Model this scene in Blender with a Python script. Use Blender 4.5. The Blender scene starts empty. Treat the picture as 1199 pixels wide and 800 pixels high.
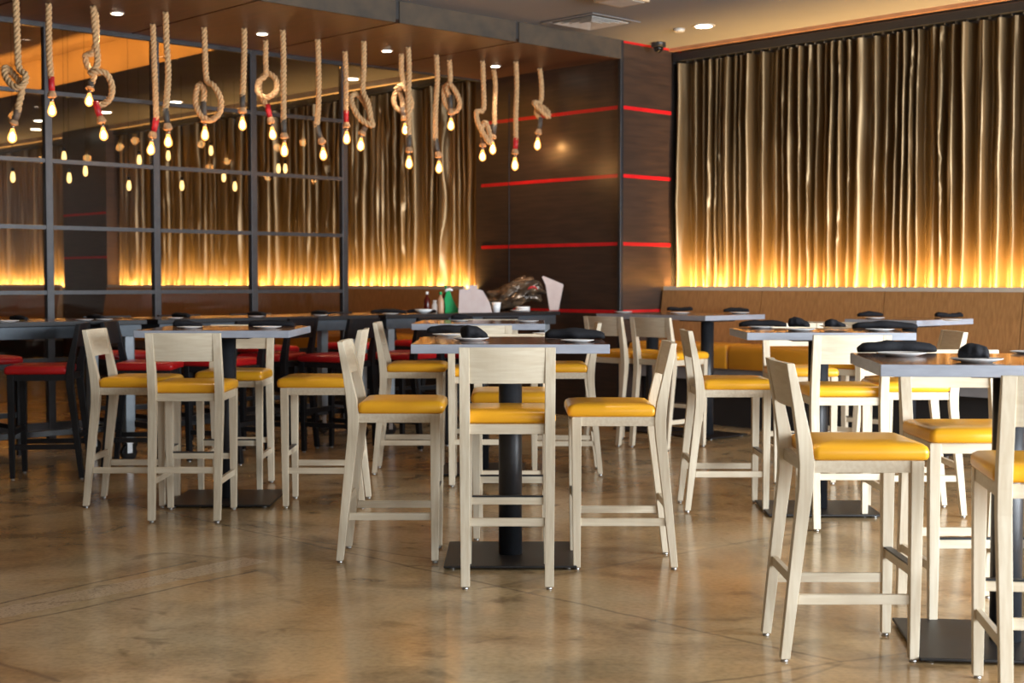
import bpy, bmesh, math, random
from mathutils import Vector, Matrix, noise
random.seed(7)
C = bpy.context.scene.collection
SC = bpy.context.scene
R = math.radians

# ------------------------------------------------------------------ camera
FPX, W, H = 1650.0, 1199.0, 800.0
PITCH = math.atan(70.0 / FPX)
CAMZ = 1.34
cd = bpy.data.cameras.new('camera'); cam = bpy.data.objects.new('camera', cd); C.objects.link(cam)
cam.location = (0, 0, CAMZ); cam.rotation_euler = (math.pi / 2 - PITCH, 0, 0)
cd.sensor_width = 36.0; cd.lens = 36.0 * FPX / W; cd.clip_end = 200
cd.dof.use_dof = True; cd.dof.focus_distance = 6.3; cd.dof.aperture_fstop = 3.6
SC.camera = cam

# ------------------------------------------------------------------ view / world
vs = SC.view_settings
SC.display_settings.display_device = 'sRGB'
vs.view_transform = 'Standard'; vs.look = 'None'; vs.gamma = 1.0; vs.use_curve_mapping = False
vs.exposure = 0.30
wd = bpy.data.worlds.new('world'); SC.world = wd; wd.use_nodes = True
wd.node_tree.nodes['Background'].inputs[0].default_value = (1.0, 0.86, 0.70, 1)
wd.node_tree.nodes['Background'].inputs[1].default_value = 0.07

# room frame: S runs along the curtain walls (away, to the far side), T is the depth towards the banquette
SA = Vector((-math.sin(R(43.4)), math.cos(R(43.4)), 0))
TA = Vector((math.cos(R(43.4)), math.sin(R(43.4)), 0))
def ST(s, t, z=0.0): return SA * s + TA * t + Vector((0, 0, z))
RZ = R(43.4)                    # local +Y along S
RT = R(43.4 - 90)               # local +Y along T
CEIL, SOF = 3.65, 3.47

def area_light(name, loc, direction, sx, sy, power, col, spread=180):
    l = bpy.data.lights.new(name, 'AREA'); l.shape = 'RECTANGLE'; l.size = sx; l.size_y = sy
    l.energy = power; l.color = col; l.spread = R(spread)
    o = bpy.data.objects.new(name, l); C.objects.link(o); o.location = loc
    d = Vector(direction).normalized()
    o.rotation_euler = d.to_track_quat('-Z', 'Y').to_euler()
    return o
# daylight through the window wall behind the camera (s = -4.2)
DAY = (0.86, 0.93, 1.0)
for k, (tc, pw) in enumerate(((-0.6, 60.0), (2.6, 170.0), (5.8, 700.0), (9.0, 900.0))):
    l = area_light('window_daylight', ST(-4.35, tc, 1.85), SA + Vector((0, 0, -.12)), 2.9, 2.9, pw, DAY)
    l.rotation_euler = (SA + Vector((0, 0, -.12))).to_track_quat('-Z', 'Y').to_euler()

# warm cove strips (LED tape behind the banquette ledges) -----------------
WARM = (1.0, 0.56, 0.17)
def strip_light(s0, s1, t, z, power, tilt=0.0, w=0.03, n=1):
    for k in range(n):
        a = s0 + (s1 - s0) * k / n; b = s0 + (s1 - s0) * (k + 1) / n
        l = bpy.data.lights.new('led_strip', 'AREA'); l.shape = 'RECTANGLE'
        l.size = abs(b - a); l.size_y = w; l.energy = power * abs(b - a); l.color = WARM; l.spread = R(140)
        o = bpy.data.objects.new('led_strip', l); C.objects.link(o)
        o.location = ST((a + b) / 2, t, z)
        d = (Vector((0, 0, 1)) + TA * tilt).normalized()
        x = SA; zz = -d; yy = zz.cross(x).normalized()
        o.rotation_euler = Matrix((x, yy, zz)).transposed().to_euler()
strip_light(2.6, 9.12, 10.76, 1.262, 44.0, .75, n=3, w=.02)
strip_light(11.3, 19.2, 10.03, 1.262, 32.0, .75, n=4, w=.02)
strip_light(20.8, 25.2, 10.03, 1.262, 32.0, .75, n=3, w=.02)

# ------------------------------------------------------------------ materials
def mat(name, col, rough=.5, metal=0.0, spec=.5, var=None, scale=8.0, stretch=(1, 1, 1), bump=0.0, coat=0.0, sheen=0.0,
        emit=None, estr=0.0, col2=None, detail=4.0, contrast=(.3, .7), rvar=0.0, trans=0.0):
    m = bpy.data.materials.new(name); m.use_nodes = True
    nt = m.node_tree; b = nt.nodes['Principled BSDF']
    b.inputs['Base Color'].default_value = (*col, 1); b.inputs['Roughness'].default_value = rough
    b.inputs['Metallic'].default_value = metal; b.inputs['Specular IOR Level'].default_value = spec
    b.inputs['Coat Weight'].default_value = coat; b.inputs['Coat Roughness'].default_value = .12
    b.inputs['Sheen Weight'].default_value = sheen
    b.inputs['Transmission Weight'].default_value = trans
    if emit:
        b.inputs['Emission Color'].default_value = (*emit, 1); b.inputs['Emission Strength'].default_value = estr
    c2 = col2 or tuple(min(1, x * .78) for x in col)
    tc = nt.nodes.new('ShaderNodeTexCoord'); mp = nt.nodes.new('ShaderNodeMapping'); mp.inputs['Scale'].default_value = stretch
    no = nt.nodes.new('ShaderNodeTexNoise'); no.inputs['Scale'].default_value = scale; no.inputs['Detail'].default_value = detail
    rp = nt.nodes.new('ShaderNodeValToRGB')
    rp.color_ramp.elements[0].position, rp.color_ramp.elements[1].position = contrast
    rp.color_ramp.elements[0].color = (*c2, 1); rp.color_ramp.elements[1].color = (*col, 1)
    L = nt.links.new
    L(tc.outputs['Object'], mp.inputs[0]); L(mp.outputs[0], no.inputs[0]); L(no.outputs[0], rp.inputs[0]); L(rp.outputs[0], b.inputs['Base Color'])
    if rvar:
        mr = nt.nodes.new('ShaderNodeMapRange'); mr.inputs[3].default_value = rough - rvar; mr.inputs[4].default_value = rough + rvar
        L(no.outputs[0], mr.inputs[0]); L(mr.outputs[0], b.inputs['Roughness'])
    if bump:
        bp = nt.nodes.new('ShaderNodeBump'); bp.inputs['Strength'].default_value = bump; bp.inputs['Distance'].default_value = .004
        L(no.outputs[0], bp.inputs['Height']); L(bp.outputs[0], b.inputs['Normal'])
    return m

M = {}
ASH, ASH2 = (.71, .625, .475), (.63, .53, .38)
M['ash'] = mat('whitewashed_ash', ASH, .5, scale=9, stretch=(8, 8, .6), col2=ASH2, bump=.05, contrast=(.35, .65))
M['ash_x'] = mat('whitewashed_ash_rail', ASH, .5, scale=9, stretch=(.6, 8, 8), col2=ASH2, bump=.05, contrast=(.35, .65))
M['ash_y'] = mat('whitewashed_ash_side_rail', ASH, .5, scale=9, stretch=(8, .6, 8), col2=ASH2, bump=.05, contrast=(.35, .65))
M['ash_h'] = mat('whitewashed_ash_panel', (.71, .63, .48), .5, scale=9, stretch=(.7, 7, 7), col2=(.635, .54, .39), bump=.05, contrast=(.35, .65))
M['yellow'] = mat('yellow_vinyl', (.93, .46, .024), .28, scale=4, col2=(.87, .40, .018), bump=.05)
M['bench_yellow'] = mat('banquette_vinyl', (.72, .30, .02), .4, scale=4, col2=(.66, .27, .018), bump=.05)
M['red'] = mat('red_vinyl', (.55, .012, .015), .3, scale=4, col2=(.42, .008, .01))
M['black_wood'] = mat('black_stained_wood', (.012, .013, .016), .45, spec=.35, scale=12, stretch=(5, 5, 1), col2=(.008, .008, .009))
M['black_metal'] = mat('black_powder_steel', (.022, .024, .028), .38, scale=30, col2=(.016, .017, .02))
M['plate_metal'] = mat('black_base_plate', (.016, .014, .014), .45, scale=14, col2=(.01, .009, .009))
M['steel'] = mat('brushed_steel', (.6, .6, .6), .3, metal=1, scale=40)
M['footplate'] = mat('dark_foot_strip', (.05, .055, .06), .4, metal=.6, scale=30)
M['table_edge'] = mat('grey_laminate_edge', (.33, .355, .41), .45, scale=14, stretch=(1, 1, 4), col2=(.28, .30, .345))
M['table_top'] = mat('reclaimed_wood_laminate', (.22, .10, .05), .16, scale=9, stretch=(4, .8, 1), col2=(.06, .035, .025), contrast=(.4, .6), coat=.3)
M['comm_top'] = mat('dark_communal_top', (.10, .05, .03), .18, scale=9, stretch=(.8, 4, 1), col2=(.03, .02, .015), coat=.3)
M['comm_leg'] = mat('pale_steel_leg', (.34, .39, .43), .5, scale=16, col2=(.28, .33, .37))
M['comm_steel'] = mat('blue_grey_steel', (.06, .08, .10), .45, metal=.2, scale=16, col2=(.045, .06, .075))
M['china'] = mat('white_china', (.93, .94, .94), .2, scale=5, col2=(.90, .91, .91))
M['napkin'] = mat('charcoal_napkin', (.0075, .008, .011), .8, spec=.3, scale=120, col2=(.005, .005, .007), bump=.4)
M['rope'] = mat('manila_rope', (.64, .41, .20), .85, scale=60, stretch=(1, 1, 1), col2=(.44, .26, .12), bump=.5)
M['collar'] = mat('frayed_rope_end', (.46, .28, .14), .9, scale=90, col2=(.30, .17, .08), bump=.6)
M['red_tape'] = mat('red_tape', (.50, .012, .02), .45, scale=20)
M['dark_tape'] = mat('dark_tape', (.07, .06, .05), .6, scale=20)
M['brown_tape'] = mat('brown_tape', (.17, .11, .07), .7, scale=30)
M['socket'] = mat('lamp_socket', (.35, .33, .30), .3, metal=1, scale=20)
def bulb_mat():
    m = bpy.data.materials.new('amber_bulb_glass'); m.use_nodes = True; nt = m.node_tree
    for n in list(nt.nodes): nt.nodes.remove(n)
    o = nt.nodes.new('ShaderNodeOutputMaterial'); mx = nt.nodes.new('ShaderNodeMixShader'); mx.inputs[0].default_value = .45
    t = nt.nodes.new('ShaderNodeBsdfTransparent'); t.inputs[0].default_value = (1, .85, .6, 1)
    e = nt.nodes.new('ShaderNodeEmission'); e.inputs[0].default_value = (1.0, .42, .10, 1); e.inputs[1].default_value = 4.5
    nt.links.new(t.outputs[0], mx.inputs[1]); nt.links.new(e.outputs[0], mx.inputs[2]); nt.links.new(mx.outputs[0], o.inputs[0])
    return m
M['bulb'] = bulb_mat()
M['bulb_core'] = mat('filament_core', (1, .9, .6), .2, emit=(1.0, .82, .5), estr=40.0, scale=3)
M['ceiling'] = mat('ceiling_paint', (.235, .235, .235), .85, scale=1.5, col2=(.22, .22, .22))
M['soffit'] = mat('soffit_walnut', (.085, .026, .010), .42, scale=3, stretch=(1.2, 9, 1), col2=(.045, .018, .008), detail=6)
M['fascia'] = mat('fascia_grey_oak', (.095, .068, .044), .7, spec=.25, scale=5, stretch=(9, 1, 1.2), col2=(.052, .043, .034), detail=6)
M['darkwall'] = mat('espresso_panel', (.058, .034, .023), .33, spec=.7, scale=4, stretch=(.8, .8, 9), col2=(.030, .020, .016), detail=6, bump=.04)
M['redline'] = mat('red_inlay', (.62, .012, .016), .35, scale=6)
M['oak'] = mat('banquette_oak', (.44, .225, .082), .42, scale=5, stretch=(14, 14, .7), col2=(.30, .145, .05), detail=6)
M['ledge'] = mat('ledge_grey', (.62, .55, .45), .45, scale=6, stretch=(1, 6, 1), col2=(.55, .48, .39))
M['grey_base'] = mat('grey_base_panel', (.26, .25, .25), .5, scale=6)
M['plinth'] = mat('dark_plinth', (.02, .018, .018), .6, scale=6)
M['copper'] = mat('copper_trim', (.62, .33, .19), .4, metal=.4, scale=6)
M['cream_trim'] = mat('cream_cornice', (.62, .46, .30), .6, scale=6)
M['mullion'] = mat('dark_bronze_frame', (.035, .036, .04), .42, metal=.2, scale=20, col2=(.025, .025, .028))
M['tan_ceiling'] = mat('tan_recess_paint', (.55, .40, .24), .8, scale=1.5)
M['back_ceiling'] = mat('back_ceiling_paint', (.10, .09, .085), .8, scale=1.5)
M['white_metal'] = mat('white_metal', (.62, .60, .55), .4, scale=12)
M['black_plastic'] = mat('black_plastic', (.01, .01, .011), .15, scale=12)
M['bulb_reflection'] = mat('bulb_reflection_glow', (1, .8, .4), .2, emit=(1.0, .62, .2), estr=2.2, scale=3)  # glowing colour imitating lamp reflections in the glass partition
M['lens'] = mat('downlight_lens', (1, 1, 1), .3, emit=(1.0, .88, .66), estr=12.0, scale=3)
M['paper'] = mat('menu_paper', (.66, .58, .56), .6, scale=12, col2=(.60, .50, .48))
M['green'] = mat('green_label', (.01, .40, .12), .4, scale=12)
M['glassred'] = mat('sauce_bottle', (.10, .008, .006), .15, scale=8)
M['foil'] = mat('bronze_plastic_bag', (.20, .13, .075), .22, metal=.35, scale=9, col2=(.03, .022, .018), contrast=(.35, .65), bump=.5)
M['sauce'] = mat('peach_sauce', (.60, .36, .22), .3, scale=8)
M['wallpaint'] = mat('brown_wall_paint', (.20, .15, .11), .7, scale=2)

def glass_mat():
    m = bpy.data.materials.new('clear_pane'); m.use_nodes = True; nt = m.node_tree
    for n in list(nt.nodes): nt.nodes.remove(n)
    o = nt.nodes.new('ShaderNodeOutputMaterial'); mx = nt.nodes.new('ShaderNodeMixShader')
    t = nt.nodes.new('ShaderNodeBsdfTransparent'); t.inputs[0].default_value = (.90, .90, .90, 1)
    g = nt.nodes.new('ShaderNodeBsdfGlossy'); g.inputs['Roughness'].default_value = .015
    lw = nt.nodes.new('ShaderNodeFresnel'); lw.inputs[0].default_value = 1.22
    L = nt.links.new
    L(lw.outputs[0], mx.inputs[0]); L(t.outputs[0], mx.inputs[1]); L(g.outputs[0], mx.inputs[2]); L(mx.outputs[0], o.inputs[0])
    return m
M['glass'] = glass_mat()

def curtain_mat():
    m = mat('bronze_satin', (.20, .138, .068), .35, metal=.65, scale=3, stretch=(1, 1, .15), col2=(.18, .125, .065))
    return m
M['curtain'] = curtain_mat()

# floor: polished stained concrete ----------------------------------------
def px_ray(px, py):
    u = (px - W / 2) / FPX; v = (py - H / 2) / FPX
    return Vector((u, math.cos(PITCH) - v * math.sin(PITCH), -math.sin(PITCH) - v * math.cos(PITCH)))
def at(px, py, z=0.0):
    d = px_ray(px, py); k = (z - CAMZ) / d.z
    return Vector((0, 0, CAMZ)) + d * k

def floor_mat():
    m = bpy.data.materials.new('polished_concrete'); m.use_nodes = True; nt = m.node_tree
    b = nt.nodes['Principled BSDF']; L = nt.links.new
    N = lambda t: nt.nodes.new('ShaderNode' + t)
    g = N('NewGeometry')
    def noise_(scale, detail=5, dist=0.0):
        n = N('TexNoise'); n.inputs['Scale'].default_value = scale; n.inputs['Detail'].default_value = detail
        n.inputs['Distortion'].default_value = dist; L(g.outputs['Position'], n.inputs[0]); return n.outputs[0]
    def ramp(src, stops):
        r = N('ValToRGB'); cr = r.color_ramp
        while len(cr.elements) < len(stops): cr.elements.new(.5)
        for e, (p, c) in zip(cr.elements, stops): e.position = p; e.color = (*c, 1)
        L(src, r.inputs[0]); return r.outputs[0]
    def mix(fac, a, c, mode='MIX'):
        x = N('Mix'); x.data_type = 'RGBA'; x.blend_type = mode
        L(fac, x.inputs[0]) if not isinstance(fac, float) else setattr(x.inputs[0], 'default_value', fac)
        for s, v in ((6, a), (7, c)):
            if isinstance(v, tuple): x.inputs[s].default_value = (*v, 1)
            else: L(v, x.inputs[s])
        return x.outputs[2]
    base = ramp(noise_(.55, 7, .6), [(.30, (.38, .262, .130)), (.5, (.50, .36, .19)), (.68, (.60, .475, .30))])
    cloud = ramp(noise_(1.9, 8, 1.0), [(.30, (.56, .54, .52)), (.55, (1, 1, 1))])
    base = mix(1.0, base, cloud, 'MULTIPLY')
    warm = ramp(noise_(.9, 4), [(.40, (1.0, 1.0, 1.0)), (.62, (1.12, .95, .80))])
    base = mix(1.0, base, warm, 'MULTIPLY')
    fine = ramp(noise_(38, 4), [(.30, (.82, .82, .82)), (.6, (1.04, 1.04, 1.04))])
    base = mix(1.0, base, fine, 'MULTIPLY')
    # saw joints and a patched trench, as distances from lines on the slab
    xyz = N('SeparateXYZ'); 
    wob = N('TexNoise'); wob.inputs['Scale'].default_value = 3.0; L(g.outputs['Position'], wob.inputs[0])
    L(g.outputs['Position'], xyz.inputs[0])
    def mth(op, a, c=None):
        x = N('Math'); x.operation = op
        for i, v in enumerate((a, c)):
            if v is None: continue
            if isinstance(v, (int, float)): x.inputs[i].default_value = v
            else: L(v, x.inputs[i])
        return x.outputs[0]
    wv = mth('MULTIPLY', mth('SUBTRACT', wob.outputs[0], .5), .05)
    def dist(p, q):
        d = (q - p).normalized(); n = Vector((-d.y, d.x)); c = n.x * p.x + n.y * p.y
        s = mth('ADD', mth('ADD', mth('MULTIPLY', xyz.outputs[0], n.x), mth('MULTIPLY', xyz.outputs[1], n.y)), -c)
        s = mth('ADD', s, wv)
        al = mth('ADD', mth('MULTIPLY', xyz.outputs[0], d.x), mth('MULTIPLY', xyz.outputs[1], d.y))
        return s, al, d.x * p.x + d.y * p.y, d.x * q.x + d.y * q.y
    def line(p0, p1, w, soft, clip=True, strength=.55, colr=(.07, .045, .03)):
        nonlocal base
        p = at(*p0); q = at(*p1); s, al, a0, a1 = dist(p, q)
        mr = N('MapRange'); mr.inputs[1].default_value = w; mr.inputs[2].default_value = w + soft
        mr.inputs[3].default_value = strength; mr.inputs[4].default_value = 0
        L(mth('ABSOLUTE', s), mr.inputs[0]); f = mr.outputs[0]
        if clip:
            f = mth('MULTIPLY', f, mth('MULTIPLY', mth('GREATER_THAN', al, a0), mth('LESS_THAN', al, a1)))
        base = mix(f, base, colr)
    # trench patch: a band of rougher, lighter fill between two dark edges
    p = at(0, 718); q = at(300, 655); s, al, a0, a1 = dist(p, q)
    band = mth('MULTIPLY', mth('LESS_THAN', mth('ABSOLUTE', s), .085), mth('LESS_THAN', al, a1))
    sp = ramp(noise_(70, 3), [(.36, (.33, .235, .15)), (.50, (.62, .46, .29))])
    base = mix(mth('MULTIPLY', band, .75), base, sp)
    line((-400, 793), (230, 657), .003, .012, True, .6)
    line((-400, 818), (300, 668), .003, .012, True, .6)
    line((150, 590), (985, 776), .003, .012, True, .5)
    line((985, 776), (1199, 745), .003, .012, False, .45)
    line((560, 690), (985, 615), .004, .02, True, .3)
    line((-60, 758), (70, 799), .003, .012, True, .5)
    line((985, 776), (840, 830), .003, .012, True, .4)
    line((505, 655), (330, 628), .003, .012, True, .4)
    # dark drip stains
    st = ramp(noise_(2.6, 3, 1.5), [(.60, (1, 1, 1)), (.70, (.50, .47, .45))])
    base = mix(.8, base, mix(1.0, base, st, 'MULTIPLY'))
    L(base, b.inputs['Base Color'])
    rr = N('MapRange'); rr.inputs[3].default_value = .10; rr.inputs[4].default_value = .28
    L(noise_(2.2, 6, .5), rr.inputs[0]); L(rr.outputs[0], b.inputs['Roughness'])
    b.inputs['Specular IOR Level'].default_value = .55
    bp = N('Bump'); bp.inputs['Strength'].default_value = .06; bp.inputs['Distance'].default_value = .01
    L(noise_(9, 5), bp.inputs['Height']); L(bp.outputs[0], b.inputs['Normal'])
    return m
M['floor'] = floor_mat()

# ------------------------------------------------------------------ mesh helpers
class MB:
    def __init__(s): s.v = []; s.f = []; s.sm = []; s.mi = []
    def add(s, vs_, fs, smooth=False, mi=0):
        o = len(s.v); s.v += [tuple(x) for x in vs_]
        for f in fs: s.f.append([i + o for i in f]); s.sm.append(smooth); s.mi.append(mi)
        return s
    def box(s, x0, x1, y0, y1, z0, z1, mi=0):
        vs_ = [(x0, y0, z0), (x1, y0, z0), (x1, y1, z0), (x0, y1, z0), (x0, y0, z1), (x1, y0, z1), (x1, y1, z1), (x0, y1, z1)]
        return s.add(vs_, [(0, 3, 2, 1), (4, 5, 6, 7), (0, 1, 5, 4), (1, 2, 6, 5), (2, 3, 7, 6), (3, 0, 4, 7)], False, mi)
    def loft(s, rings, smooth=True, cap=True, mi=0, closed=True):
        n = len(rings[0]); vs_ = [p for r in rings for p in r]; fs = []
        for i in range(len(rings) - 1):
            for j in range(n if closed else n - 1):
                k = (j + 1) % n
                fs.append((i * n + j, i * n + k, (i + 1) * n + k, (i + 1) * n + j))
        s.add(vs_, fs, smooth, mi)
        if cap:
            o = len(s.v) - len(vs_)
            s.f.append([o + j for j in range(n)][::-1]); s.sm.append(False); s.mi.append(mi)
            s.f.append([o + (len(rings) - 1) * n + j for j in range(n)]); s.sm.append(False); s.mi.append(mi)
        return s
    def post(s, secs):     # (cx, cy, z, hx, hy)
        rings = [[(cx - hx, cy - hy, z), (cx + hx, cy - hy, z), (cx + hx, cy + hy, z), (cx - hx, cy + hy, z)] for cx, cy, z, hx, hy in secs]
        return s.loft(rings, smooth=False)
    def lathe(s, prof, cx=0, cy=0, n=24, mi=0, cap=True, smooth=True):
        rings = [[(cx + r * math.cos(2 * math.pi * j / n), cy + r * math.sin(2 * math.pi * j / n), z) for j in range(n)] for r, z in prof]
        return s.loft(rings, smooth, cap, mi)
    def tube(s, pts, rad, n=8, mi=0, flat=1.0):
        pts = [Vector(p) for p in pts]; rads = rad if isinstance(rad, (list, tuple)) else [rad] * len(pts)
        rings = []; t0 = (pts[1] - pts[0]).normalized()
        nrm = t0.orthogonal().normalized()
        for i, p in enumerate(pts):
            t = (pts[min(i + 1, len(pts) - 1)] - pts[max(i - 1, 0)])
            t = t.normalized() if t.length > 1e-9 else t0
            nrm = (nrm - t * nrm.dot(t)).normalized(); b = t.cross(nrm)
            rings.append([p + (nrm * math.cos(2 * math.pi * j / n) + b * math.sin(2 * math.pi * j / n) * flat) * rads[i] for j in range(n)])
        return s.loft(rings, True, True, mi)
    def obj(s, name, m, parent=None, bev=0.0, loc=None, rz=0.0, seg=2):
        me = bpy.data.meshes.new(name); me.from_pydata(s.v, [], s.f)
        for p, k, i in zip(me.polygons, s.sm, s.mi): p.use_smooth = k; p.material_index = i
        for mm in (m if isinstance(m, list) else [m]): me.materials.append(mm)
        bm = bmesh.new(); bm.from_mesh(me); bmesh.ops.recalc_face_normals(bm, faces=bm.faces); bm.to_mesh(me); bm.free()
        me.update()
        o = bpy.data.objects.new(name, me); C.objects.link(o); o.parent = parent
        if loc is not None: o.location = loc
        o.rotation_euler.z = rz
        if bev:
            b = o.modifiers.new('edge', 'BEVEL'); b.width = bev; b.segments = seg; b.limit_method = 'ANGLE'; b.angle_limit = R(40)
        return o

def tag(o, label, cat, group=None):
    o['label'] = label; o['category'] = cat
    if group: o['group'] = group
    return o
def thing(name, label, cat, loc=(0, 0, 0), rz=0.0, group=None):
    o = bpy.data.objects.new(name, None); C.objects.link(o); o.empty_display_size = .1
    o.location = loc; o.rotation_euler = (0, 0, rz)
    return tag(o, label, cat, group)
def struct(o): o['kind'] = 'structure'; return o
def dup(root, loc, rz, label, group=None):
    r = root.copy(); C.objects.link(r); r.location = loc; r.rotation_euler = (0, 0, rz); r['label'] = label
    if group: r['group'] = group
    for ch in list(root.children):
        c = ch.copy(); C.objects.link(c); c.parent = r
        for g in list(ch.children):
            d = g.copy(); C.objects.link(d); d.parent = c
    return r
def st_box(s0, s1, t0, t1, z0, z1, name, m, parent=None, bev=0.0):
    """box aligned with the room: local x = S, local y = -T (right handed)"""
    b = MB(); b.box(-(s1 - s0) / 2, (s1 - s0) / 2, -(t1 - t0) / 2, (t1 - t0) / 2, z0, z1)
    o = b.obj(name, m, parent, bev)
    o.location = ST((s0 + s1) / 2, (t0 + t1) / 2); o.rotation_euler.z = R(43.4 + 90)
    return o

# ------------------------------------------------------------------ the room shell
fl = struct(MB().add([ST(-4.5, -3, 0), ST(26, -3, 0), ST(26, 12, 0), ST(-4.5, 12, 0), ST(-4.5, -3, -.1), ST(26, -3, -.1), ST(26, 12, -.1), ST(-4.5, 12, -.1)],
    [(0, 1, 2, 3), (4, 5, 6, 7), (0, 1, 5, 4), (1, 2, 6, 5), (2, 3, 7, 6), (3, 0, 4, 7)]).obj('floor', M['floor']))
struct(st_box(-4.5, 9.22, -3, 11.2, CEIL, CEIL + .15, 'ceiling', M['ceiling']))
struct(st_box(-4.5, 9.16, 11.0, 11.2, 0, CEIL, 'wall_right', M['wallpaint']))
# pillar block: face B (towards the banquette room) and wall A (under the soffit)
pw = struct(st_box(9.165, 11.24, 10.10, 11.2, 0, CEIL, 'wall_panelled', M['darkwall']))
for z in (1.05, 1.705, 2.36, 3.015):
    struct(st_box(9.190, 11.15, 10.094, 10.100, z - .017, z + .017, 'trim_1', M['redline']))
    struct(st_box(9.159, 9.165, 10.13, 10.84, z - .017, z + .017, 'trim_2', M['redline']))
struct(st_box(9.159, 9.165, 10.13, 10.99, CEIL - .02, CEIL, 'trim_3', M['redline']))
struct(st_box(9.145, 9.185, 10.08, 10.125, 0, CEIL, 'trim_4', M['black_metal'], bev=.004))
struct(st_box(9.150, 9.165, 10.86, 10.90, 1.3, CEIL - .03, 'trim_5', M['plinth']))
struct(st_box(10.72, 10.728, 10.092, 10.10, 0, 3.3, 'trim_6', M['mullion']))
# soffit, split by dark joints
joints = [-3.0, 3.318, 4.662, 6.006, 7.350, 8.711, 10.10]
# joint positions follow the fascia
for a, b in zip(joints[:-1], joints[1:]):
    struct(st_box(9.165, 11.13, a + .012, b - .012, SOF, CEIL - .002, 'ceiling_soffit', M['soffit']))
    struct(st_box(9.140, 9.165, a + .02, b - .02, SOF, CEIL - .002, 'trim_fascia', M['fascia']))
struct(st_box(9.15, 11.13, -3, 10.1, SOF + .03, CEIL - .004, 'ceiling_joint', M['plinth']))
# room behind the glass
struct(st_box(11.2, 26, 7.6, 10.9, CEIL, CEIL + .12, 'ceiling_back', M['back_ceiling']))
struct(st_box(11.2, 26, 7.58, 7.6, CEIL, 4.05, 'ceiling_cove_face', M['tan_ceiling']))
struct(st_box(11.13, 26, -3, 7.7, 4.0, 4.12, 'ceiling_recess', M['tan_ceiling']))
struct(st_box(25.8, 26, -3, 11, 0, 4.2, 'wall_far', M['wallpaint']))
struct(st_box(11.2, 26, 10.4, 10.6, 0, CEIL, 'wall_back', M['wallpaint']))
struct(st_box(11.13, 26, -3.2, -3, 0, 4.2, 'wall_back_side', M['wallpaint']))
struct(st_box(-4.5, 11.13, -3.2, -3, 0, CEIL, 'wall_left', M['wallpaint']))
# window wall behind the camera: sill, header, posts, frames
struct(st_box(-4.4, -4.2, -3, 11.2, 0, .35, 'wall_window_sill', M['wallpaint']))
struct(st_box(-4.4, -4.2, -3, 11.2, 3.35, CEIL, 'wall_window_header', M['wallpaint']))
for t in (-2.6, 1.0, 4.2, 7.4, 10.8):
    struct(st_box(-4.4, -4.2, t - .12, t + .12, .35, 3.35, 'wall_window_pier', M['wallpaint']))
for i, t in enumerate((-.8, 2.6, 5.8, 9.1)):
    struct(st_box(-4.32, -4.27, t - .03, t + .03, .35, 3.35, 'window_%d' % (i + 1), M['mullion']))

# glazed partition at s = 11.16
gp = thing('glazed_partition', 'dark framed glass partition of square panes between the two rooms', 'glass partition', ST(11.16, 4.6, 0))
gx = lambda o: (setattr(o, 'parent', gp), setattr(o, 'matrix_parent_inverse', Matrix.Translation(-gp.location)))[0]
verts_t = [8.29, 7.25, 6.25, 5.26, 4.27, 3.28, 2.29, 1.3, .31, -.68, -1.67, -2.66]
zs = [.12, .69, 1.25, 1.79, 2.34, 2.90, 3.452]
for t in verts_t:
    gx(st_box(11.13, 11.19, t - .032, t + .032, 0, SOF, 'mullion', M['mullion'], bev=.004))
for a, b in zip(verts_t[1:], verts_t[:-1]):
    for z in zs:
        h = .05 if z == .12 else .017
        gx(st_box(11.135, 11.185, a + .032, b - .032, z - h, z + h, 'transom', M['mullion']))
for a, b in zip(verts_t[1:8], verts_t[:7]):
    for z0, z1 in zip(zs[:-1], zs[1:]):
        gx(st_box(11.158, 11.164, a + .034, b - .034, z0 + .02, z1 - .02, 'glass_pane', M['glass']))
struct(st_box(11.12, 11.20, -3, 10.1, SOF - .01, CEIL, 'trim_7', M['mullion']))

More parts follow.
